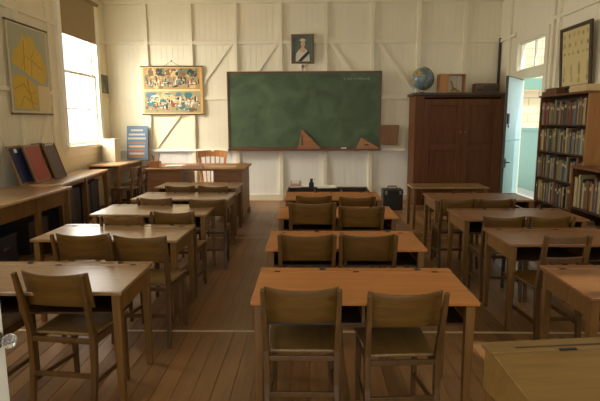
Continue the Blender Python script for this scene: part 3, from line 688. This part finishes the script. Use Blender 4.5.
# ------------------------------------------------------------------ cupboard and what stands on it
t = thing('cupboard', 'tall dark mahogany cupboard with two panelled doors in the back corner', 'cupboard', (1.855, 9.0, 0))
CW, CH = 1.55, 1.95
MB().box(0, .03, .02, .54, 0, CH).box(CW - .03, CW, .02, .54, 0, CH).box(.03, CW - .03, .52, .54, 0, CH).box(.03, CW - .03, .03, .52, 0, .12).box(.03, CW - .03, .03, .52, CH - .03, CH).obj('carcass', MAHOG, t, .003)
MB().box(.0, .16, .0, .0195, 0, CH).obj('stile', MAHOG, t, .003); MB().box(CW - .06, CW, .0, .0195, 0, CH).obj('stile', MAHOG, t, .003)
MB().box(-.04, CW + .03, -.04, .55, CH + .0005, CH + .05).obj('cornice', DARKW, t, .006)
for x0, x1 in ((.162, .84), (.843, CW - .062)):
    d = MB().box(x0, x0 + .1, -.014, .02, .13, CH - .06).box(x1 - .1, x1, -.014, .02, .13, CH - .06).box(x0 + .1, x1 - .1, -.014, .02, .13, .25).box(x0 + .1, x1 - .1, -.014, .02, CH - .17, CH - .06).box(x0 + .1, x1 - .1, -.014, .02, 1.0, 1.1)
    d = d.obj('door', MAHOG, t, .003)
    for z0, z1 in ((.25, 1.0), (1.1, CH - .17)):
        MB().box(x0 + .1, x1 - .1, .012, .018, z0, z1).box(x0 + .11, x1 - .11, .004, .012, z0 + .03, z0 + .04).obj('panel', MAHOG, d)
    kx = .80 if x0 < .5 else .885
    MB().lathe([(.008, 0), (.018, .015), (.014, .028)], 12, Matrix.Translation((kx, -.014, 1.32)) @ Matrix.Rotation(R(90), 4, 'X')).obj('knob', BRASS, d)
CT = CH + .0505
def globe_mat():
    m, nt, b = newmat('globe_print'); tc = N(nt, 'ShaderNodeTexCoord'); no = N(nt, 'ShaderNodeTexNoise'); no.inputs['Scale'].default_value = 5.5; no.inputs['Detail'].default_value = 7
    nt.links.new(tc.outputs['Object'], no.inputs['Vector']); cr = N(nt, 'ShaderNodeValToRGB'); cr.color_ramp.interpolation = 'CONSTANT'; e = cr.color_ramp.elements
    e[0].color = srgb(106, 122, 124); e[1].position = .53; e[1].color = srgb(158, 146, 104); q = e.new(.6); q.color = srgb(140, 112, 82)
    nt.links.new(no.outputs['Fac'], cr.inputs['Fac']); nt.links.new(cr.outputs['Color'], b.inputs['Base Color']); b.inputs['Roughness'].default_value = .25; return m
t = thing('globe', 'blue-grey school globe on a small stand on top of the cupboard', 'globe', (2.02, 9.25, CT))
r = .195; zc = .26
MB().lathe([(max(.002, r * math.sin(math.pi * k / 20)), zc - r * math.cos(math.pi * k / 20)) for k in range(21)], 32).obj('sphere', globe_mat(), t, smooth=True)
mb = MB(); mb.tube([(0.205 * math.sin(R(a)), 0, zc - .205 * math.cos(R(a))) for a in range(0, 181, 10)], .006); mb.obj('meridian', DKMET, t)
MB().lathe([(.09, 0), (.09, .012), (.03, .02), (.015, .03), (.015, .058)], 20).obj('stand', BRASS, t)
t = thing('open_crate', 'small open-fronted wooden case between globe and radio', 'case', (2.535, 9.25, CT))
MB().box(-.23, .23, -.1, .1, 0, .02).box(-.23, .23, -.1, .1, .32, .335).box(-.23, -.215, -.1, .1, .02, .32).box(.215, .23, -.1, .1, .02, .32).obj('frame', ORANGEW, t, .002)
MB().box(-.2149, .2149, .09, .099, .0205, .3195).obj('back_panel', CREAM, t)
MB().box(-.214, -.07, -.099, -.09, .021, .319).box(.07, .076, -.096, -.09, .021, .319).obj('front_panel', ORANGEW, t)
tag(MB().tube([(0, .0, 0), (-.0, .0, .012), (.02, 0, .08), (.0, 0, .15), (-.03, 0, .2)], .012).tube([(.02, 0, .08), (.09, -.02, .03), (.13, -.02, .014)], .012).lathe([(.05, 0), (.05, .01), (.03, .014)], 14).obj('model_figure', BRASS, loc=(2.555, 9.25, CT + .0205)), 'small curved model inside the open wooden case', 'model')
t = thing('old_radio', 'old brown wooden radio at the door end of the cupboard top', 'radio', (3.14, 9.25, CT))
MB().box(-.2, .2, -.11, .1, 0, .17).obj('body', SHELFW, t, .012)
MB().box(-.06, .14, -.114, -.11, .04, .13).obj('dial', flat('radio_dial', (58, 50, 40), .3), t)
for x in (-.14, -.1, .17): MB().lathe([(.016, 0), (.014, .02)], 12, Matrix.Translation((x, -.11, .06)) @ Matrix.Rotation(R(90), 4, 'X')).obj('knob', DKMET, t)
t = tag(MB().tube([(3.468, 9.53, .0), (3.474, 9.535, 3.0)], .023, 10).obj('window_pole', paint('dark_pole', srgb(44, 30, 22), .4)), 'long dark pole standing upright in the corner beside the cupboard', 'pole')
# black case on the floor
t = thing('black_case', 'black case with a handle on the floor beside the cupboard', 'case', (1.42, 8.6, 0))
BK = flat('black_vinyl', (40, 38, 34), .45)
MB().box(-.17, .17, -.13, .13, 0, .36).obj('body', BK, t, .015)
MB().box(-.175, .175, -.135, .135, .30, .315).obj('metal_band', DKMET, t)
MB().tube([(-.08, 0, .36), (-.07, 0, .40), (.07, 0, .40), (.08, 0, .36)], .01).obj('handle', BK, t)
for x in (-.12, .12): MB().box(x - .02, x + .02, -.14, -.13, .27, .34).obj('latch', STEEL, t)

# ------------------------------------------------------------------ bookcases and books
def bookcase(name, lab, x0, x1, y0, y1, shelves, top):
    t = thing(name, lab, 'bookcase', (x0, y0, 0)); dx, dy = x1 - x0, y1 - y0
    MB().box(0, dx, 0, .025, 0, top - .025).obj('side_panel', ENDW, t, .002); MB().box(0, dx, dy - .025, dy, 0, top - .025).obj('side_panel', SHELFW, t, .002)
    MB().box(-.02, dx, -.015, dy + .015, top - .025, top).obj('top_board', SHELFW, t, .004)
    MB().box(dx - .015, dx, .025, dy - .025, 0, top - .025).obj('back_panel', DARKW, t)
    for z in shelves: MB().box(0, dx - .015, .0252, dy - .0252, z - .022, z).obj('shelf', DARKW, t, .002)
    MB().box(.01, .03, .0252, dy - .0252, 0, shelves[0] - .022).obj('plinth', DARKW, t)
    return t
TX = 3.235
bookcase('tall_bookcase', 'tall dark bookcase full of old books beside the doorway', TX, 3.465, 5.97, 7.22, [.06, .40, .74, 1.10, 1.46], 1.85)
bookcase('low_bookcase', 'low dark bookcase standing in front of the tall one', 2.98, 3.46, 4.55, 5.74, [.08, .54], 1.0)
pal = [('tan', (140, 112, 68)), ('brown', (98, 66, 38)), ('cream', (160, 140, 98)), ('dark green', (54, 66, 48)), ('grey', (116, 104, 82)), ('dull red', (104, 58, 40)), ('black', (42, 38, 34)), ('olive', (110, 100, 58)), ('grey-blue', (84, 96, 104)), ('ochre', (160, 122, 58))]
bm_ = {n: flat('cover_' + n.replace(' ', '_').replace('-', '_'), c) for n, c in pal}
BAND = flat('spine_label', (168, 148, 108))
ORD = 'first second third fourth fifth sixth seventh eighth ninth tenth eleventh twelfth thirteenth fourteenth fifteenth sixteenth seventeenth eighteenth nineteenth twentieth'.split()
def ordw(n):
    if n <= 20: return ORD[n - 1]
    return ('twenty-' if n < 31 else 'thirty-') + ORD[n - 21 if n < 31 else n - 31] if n not in (30,) else 'thirtieth'
def row(xf, depth, ya, yb, z, hmax, where, group, skip=()):
    y = yb; n = 0
    while True:
        th = random.uniform(.022, .05)
        if y - th < ya: break
        n += 1
        h = hmax * random.uniform(.74, .97); d = min(depth, random.uniform(.15, .19)); c, _ = random.choice(pal)
        mb = MB(); f = xf + random.uniform(.004, .02)
        mb.box(f + .004, f + d, y - th + .003, y - .003, z + .004, z + h - .004, 1)
        mb.box(f, f + .004, y - th, y, z + .0005, z + h).box(f + .004, f + d, y - th, y - th + .003, z + .0005, z + h).box(f + .004, f + d, y - .003, y, z + .0005, z + h)
        if random.random() < .5: mb.box(f - .0006, f, y - th, y, z + h * .7, z + h * .82, 2)
        o = mb.obj('book', [bm_[c], PAPER, BAND])
        size = 'thick' if th > .04 else 'slim' if th < .03 else 'medium'
        tag(o, '%s %s book, %s from the doorway end on the %s' % (size, c, ordw(n), where), 'book', group)
        y -= th + random.choice((.001, .001, .001, .012))
for z, hm, wh in ((1.46, .34, 'top shelf'), (1.10, .33, 'second shelf'), (.74, .33, 'middle shelf'), (.40, .31, 'fourth shelf'), (.06, .30, 'bottom shelf')):
    row(TX, .2, 6.01, 7.18, z, hm, 'tall bookcase, ' + wh, 'books in the tall bookcase')
row(3.0, .3, 4.9, 5.70, .54, .38, 'low bookcase, upper shelf', 'books in the low bookcase')
row(3.0, .3, 4.9, 5.70, .08, .33, 'low bookcase, lower shelf', 'books in the low bookcase')
tag(MB().box(-.09, .09, -.2, .2, 0, .05).box(-.07, .07, -.14, .14, .05, .09).obj('wooden_block', SHELFW, loc=(3.33, 7.0, 1.8505), bevel=.004), 'stepped brown wooden block on top of the tall bookcase', 'block')
tag(MB().box(-.1, .1, -.2, .2, 0, .045).box(-.096, .096, -.19, .2, .045, .08).obj('paper_stack', flat('old_paper', (196, 168, 120)), loc=(3.31, 6.20, 1.8505), bevel=.003), 'beige stack of papers at the near end of the tall bookcase top', 'papers')
# framed specimen chart
t = thing('framed_chart', 'large dark-framed old specimen chart above the bookcase', 'picture', (XR - .047, 6.72, 1.92))
w, h = .385, .80
t.rotation_euler.y = R(-3)
MB().box(-.03, 0, -w, w, 0, .045).box(-.03, 0, -w, w, h - .045, h).box(-.03, 0, -w, -w + .045, .045, h - .045).box(-.03, 0, w - .045, w, .045, h - .045).obj('frame', DARKW, t, .003)
mb = MB(); mb.box(-.012, -.006, -w + .04, w - .04, .04, h - .04)
for rI, (z, n, rx, rz) in enumerate(((.68, 6, .025, .03), (.56, 5, .03, .035), (.46, 6, .028, .025), (.24, 4, .028, .095), (.12, 4, .03, .05))):
    for k in range(n):
        y = -w + .1 + k * (2 * w - .2) / (n - 1)
        mb.prism(ell(y + random.uniform(-.01, .01), z + random.uniform(-.01, .01), rx * random.uniform(.7, 1.1), rz * random.uniform(.7, 1.1), 10), Matrix(((0, 0, -1, -.012), (1, 0, 0, 0), (0, 1, 0, 0), (0, 0, 0, 1))), .001, 1 + (k + rI) % 3)
mb.obj('print', [flat('aged_print', (206, 186, 128)), flat('specimen_tan', (182, 160, 104)), flat('specimen_brown', (160, 136, 86)), flat('specimen_olive', (174, 154, 96))], t)

# ------------------------------------------------------------------ tables along the window wall
def long_table(name, lab, cat, x0, x1, y0, y1, z, legs, ap=.15, m=BENCHW):
    t = thing(name, lab, cat, (x0, y0, 0)); dx, dy = x1 - x0, y1 - y0
    MB().box(0, dx, 0, dy, z - .03, z).obj('tabletop', m, t, .005)
    MB().box(dx - .055, dx - .035, .05, dy - .05, z - .03 - ap, z - .0305).box(.035, .055, .05, dy - .05, z - .03 - ap, z - .0305).obj('apron', DESKL, t, .002)
    for y in legs:
        for x in (.045, dx - .045): MB().bar([(x, y, 0), (x, y, z - .03)], [(.05, .05), (.062, .062)], up=(0, 1, 0)).obj('leg', DESKL, t, .004)
    return t
long_table('work_table', 'long light-topped work table along the window wall, nearest the camera', 'table', -3.76, -2.96, 3.65, 6.12, .72, (.06, .76, 1.72, 2.41), .17)
t = long_table('narrow_bench', 'narrow bench table under the window holding the coloured boards', 'table', 0, .46, 0, 2.05, .735, (.06, 1.0, 1.98), .05)
t.location = (-3.60, 6.16, 0); t.rotation_euler.z = R(6)
long_table('small_table', 'small square table in the back corner holding the white box', 'table', -3.74, -3.2, 8.3, 9.53, .80, (.06, 1.17), .10)
DBOX = flat('dark_bin', (46, 46, 48), .5); DBOX2 = flat('dark_blue_bin', (44, 50, 62), .5)
def bin_(x, y, w, d, h, m, lab, grp, rz=0):
    t = thing('storage_bin', lab, 'box', (x, y, 0), rz, grp)
    MB().box(-w / 2, w / 2, -d / 2, d / 2, 0, .02).box(-w / 2, w / 2, -d / 2, -d / 2 + .015, .02, h).box(-w / 2, w / 2, d / 2 - .015, d / 2, .02, h).box(-w / 2, -w / 2 + .015, -d / 2 + .015, d / 2 - .015, .02, h).box(w / 2 - .015, w / 2, -d / 2 + .015, d / 2 - .015, .02, h).obj('body', m, t, .003)
    MB().box(-w / 2 - .01, w / 2 + .01, -d / 2 - .01, d / 2 + .01, h, h + .025).obj('lid', m, t, .005)
    MB().box(w / 2, w / 2 + .012, -.05, .05, h * .6, h * .6 + .025).obj('handle', STEEL, t)
for k, (y, h, m, q) in enumerate(((6.55, .50, DBOX, 'nearest the work table'), (7.0, .56, DBOX2, 'second from the work table'), (7.45, .53, DBOX, 'third from the work table'), (7.88, .56, DBOX2, 'nearest the small corner table'))):
    bin_(-3.44 - .105 * (y - 6.16) , y, .34, .36, h, m, 'dark lidded bin under the narrow window bench, ' + q, 'dark bins under the bench', R(6))
for y, h, m, q in ((5.72, .36, DBOX, 'at its window end'), (5.05, .3, DBOX2, 'halfway along')):
    bin_(-3.40, y, .4, .42, h, m, 'dark lidded bin under the long work table, ' + q, 'dark bins under the work table')
tag(MB().box(-.12, .12, -.16, .16, 0, .28).obj('paper_carton', PAPER, loc=(-3.25, 4.55, 0), bevel=.004), 'white carton on the floor under the long work table', 'box')
tag(MB().box(-.115, .115, -.13, .13, 0, .012).box(-.115, .115, .12, .13, .012, .40).box(-.115, .115, -.13, -.12, .012, .40).box(-.115, -.105, -.12, .12, .012, .40).box(.105, .115, -.12, .12, .012, .40).box(-.115, .115, -.13, .13, .40, .41).obj('white_box', paint('white_card', srgb(208, 202, 180), .5), loc=(-3.60, 9.03, .8005), bevel=.004), 'tall white box on the small table by the window', 'box')
# blue chart board leaning on the back wall
t = thing('blue_chart_board', 'blue board with rows of small pictures standing on the corner table', 'board', (-3.27, 9.42, .8035))
t.rotation_euler.x = R(-9)
BLUE = flat('chart_blue', (86, 112, 134))
MB().box(-.2, .2, -.01, 0, 0, .64).obj('panel', BLUE, t, .002)
mb = MB()
for z, w, c in ((.54, .12, 0), (.46, .16, 0), (.385, .18, 0), (.30, .17, 1), (.235, .16, 2), (.165, .17, 1), (.10, .15, 2), (.035, .17, 1)):
    mb.box(-w, w * .9, -.013, -.01, z, z + .035, c)
mb.obj('picture_row', [flat('row_pale', (180, 170, 150)), flat('row_brown', (150, 106, 70)), flat('row_tan', (196, 160, 104))], t)
# leaning boards on the bench
def lean_board(name, lab, cat, y, w, h, x, col, frame, tilt=17, roll=0, extra=None):
    t = thing(name, lab, cat, (x, y, .743))
    t.rotation_euler = (R(roll), R(-tilt), R(6))
    MB().box(-.018, 0, -w / 2, w / 2, .0, .025).box(-.018, 0, -w / 2, w / 2, h - .025, h).box(-.018, 0, -w / 2, -w / 2 + .025, .025, h - .025).box(-.018, 0, w / 2 - .025, w / 2, .025, h - .025).obj('frame', frame, t, .003)
    MB().box(-.012, -.005, -w / 2 + .02, w / 2 - .02, .02, h - .02).obj('panel', flat(name + '_cover', col), t)
    if extra: extra(t)
    return t
FRB = wood('board_frame', srgb(110, 78, 42), srgb(140, 104, 62), .45, 'Z')
def tagp(t): MB().box(-.005, -.003, -.04, .03, .41, .46).obj('paper_slip', PAPER, t)
lean_board('blue_board', 'wood-framed dark blue board leaning on the window wall', 'board', 6.16, .38, .50, -3.52, (26, 36, 80), FRB, extra=tagp)
lean_board('red_board', 'wood-framed red board leaning between the blue and tan boards', 'board', 6.47, .46, .50, -3.48, (150, 40, 28), FRB)
lean_board('tan_board', 'narrow tan board leaning behind the dark album', 'board', 6.74, .38, .51, -3.53, (150, 106, 46), FRB)
def rings(t):
    for k in range(4): MB().tube([(-.012, -.12 + .075 * k, .465), (.016, -.12 + .075 * k, .485), (.012, -.12 + .075 * k, .51), (-.02, -.12 + .075 * k, .507)], .008, 6).obj('ring', PAPER, t)
lean_board('ring_album', 'dark brown ring-bound album leaning beside the window', 'album', 6.95, .42, .50, -3.50, (76, 52, 40), MAHOG, extra=rings)

# ------------------------------------------------------------------ camera
cam = bpy.data.cameras.new('camera'); co = bpy.data.objects.new('camera', cam); COL.objects.link(co)
cam.sensor_width = 36; cam.lens = 500 / 600 * 36; cam.clip_start = .02
yv = Vector((10, 78.5, 500)).normalized(); xv = Vector((yv.z, 0, -yv.x)).normalized(); zv = Vector((-(xv.y * yv.z - xv.z * yv.y), -(xv.z * yv.x - xv.x * yv.z), -(xv.x * yv.y - xv.y * yv.x)))
if zv.y < 0: zv = -zv
# rows: world axes in camera coordinates (right, up, forward)
Rm = Matrix(((xv.x, xv.y, -xv.z), (yv.x, yv.y, -yv.z), (zv.x, zv.y, -zv.z)))
co.matrix_world = Matrix.Translation((0, 0, 1.5)) @ Rm.to_4x4()
S.camera = co

# ------------------------------------------------------------------ light
W = bpy.data.worlds.new('world'); S.world = W; W.use_nodes = True
bg = W.node_tree.nodes['Background']; bg.inputs[0].default_value = (.88, .95, 1, 1); bg.inputs[1].default_value = 2.2
def area(name, loc, rot, sx, sy, e, c):
    l = bpy.data.lights.new(name, 'AREA'); l.shape = 'RECTANGLE'; l.size = sx; l.size_y = sy; l.energy = e; l.color = c
    o = bpy.data.objects.new(name, l); COL.objects.link(o); o.location = loc; o.rotation_euler = rot; return o
WC = (1, .968, .88)
def sky_lamp(name, y, z0, e, sx=2.2, sy=2.0):
    p = Vector((XL - 1.25, y, z0)); d = Vector((-.6, y - .3, .6)) - p
    o = area(name, p, (0, 0, 0), sx, sy, e, WC); o.rotation_euler = d.to_track_quat('-Z', 'Y').to_euler(); return o
sky_lamp('daylight_window', 8.45, 3.1, 640)
area('daylight_window_glow', (XL - .3, 8.45, 2.25), (0, R(-90), 0), 2.6, 1.7, 90, WC)
sky_lamp('daylight_side_window', 3.93, 3.1, 150)
for a, b in FW: area('front_fill_lamp', ((a + b) / 2, YF - .16, 2.15), (R(90), 0, 0), 1.3, 2.1, 22, WC)  # fill lamps added behind the camera to brighten the near side
sun = bpy.data.lights.new('sun', 'SUN'); sun.energy = 3; sun.angle = R(1); so = bpy.data.objects.new('sun', sun); COL.objects.link(so); so.rotation_euler = (R(42), 0, R(18))
S.view_settings.view_transform = 'Standard'; S.view_settings.look = 'None'; S.view_settings.gamma = 1; S.view_settings.use_curve_mapping = False
S.view_settings.exposure = 0
S.cycles.use_denoising = True
S.cycles.max_bounces = 8; S.cycles.diffuse_bounces = 5; S.cycles.caustics_reflective = False; S.cycles.caustics_refractive = False
S.cycles.sample_clamp_indirect = 6
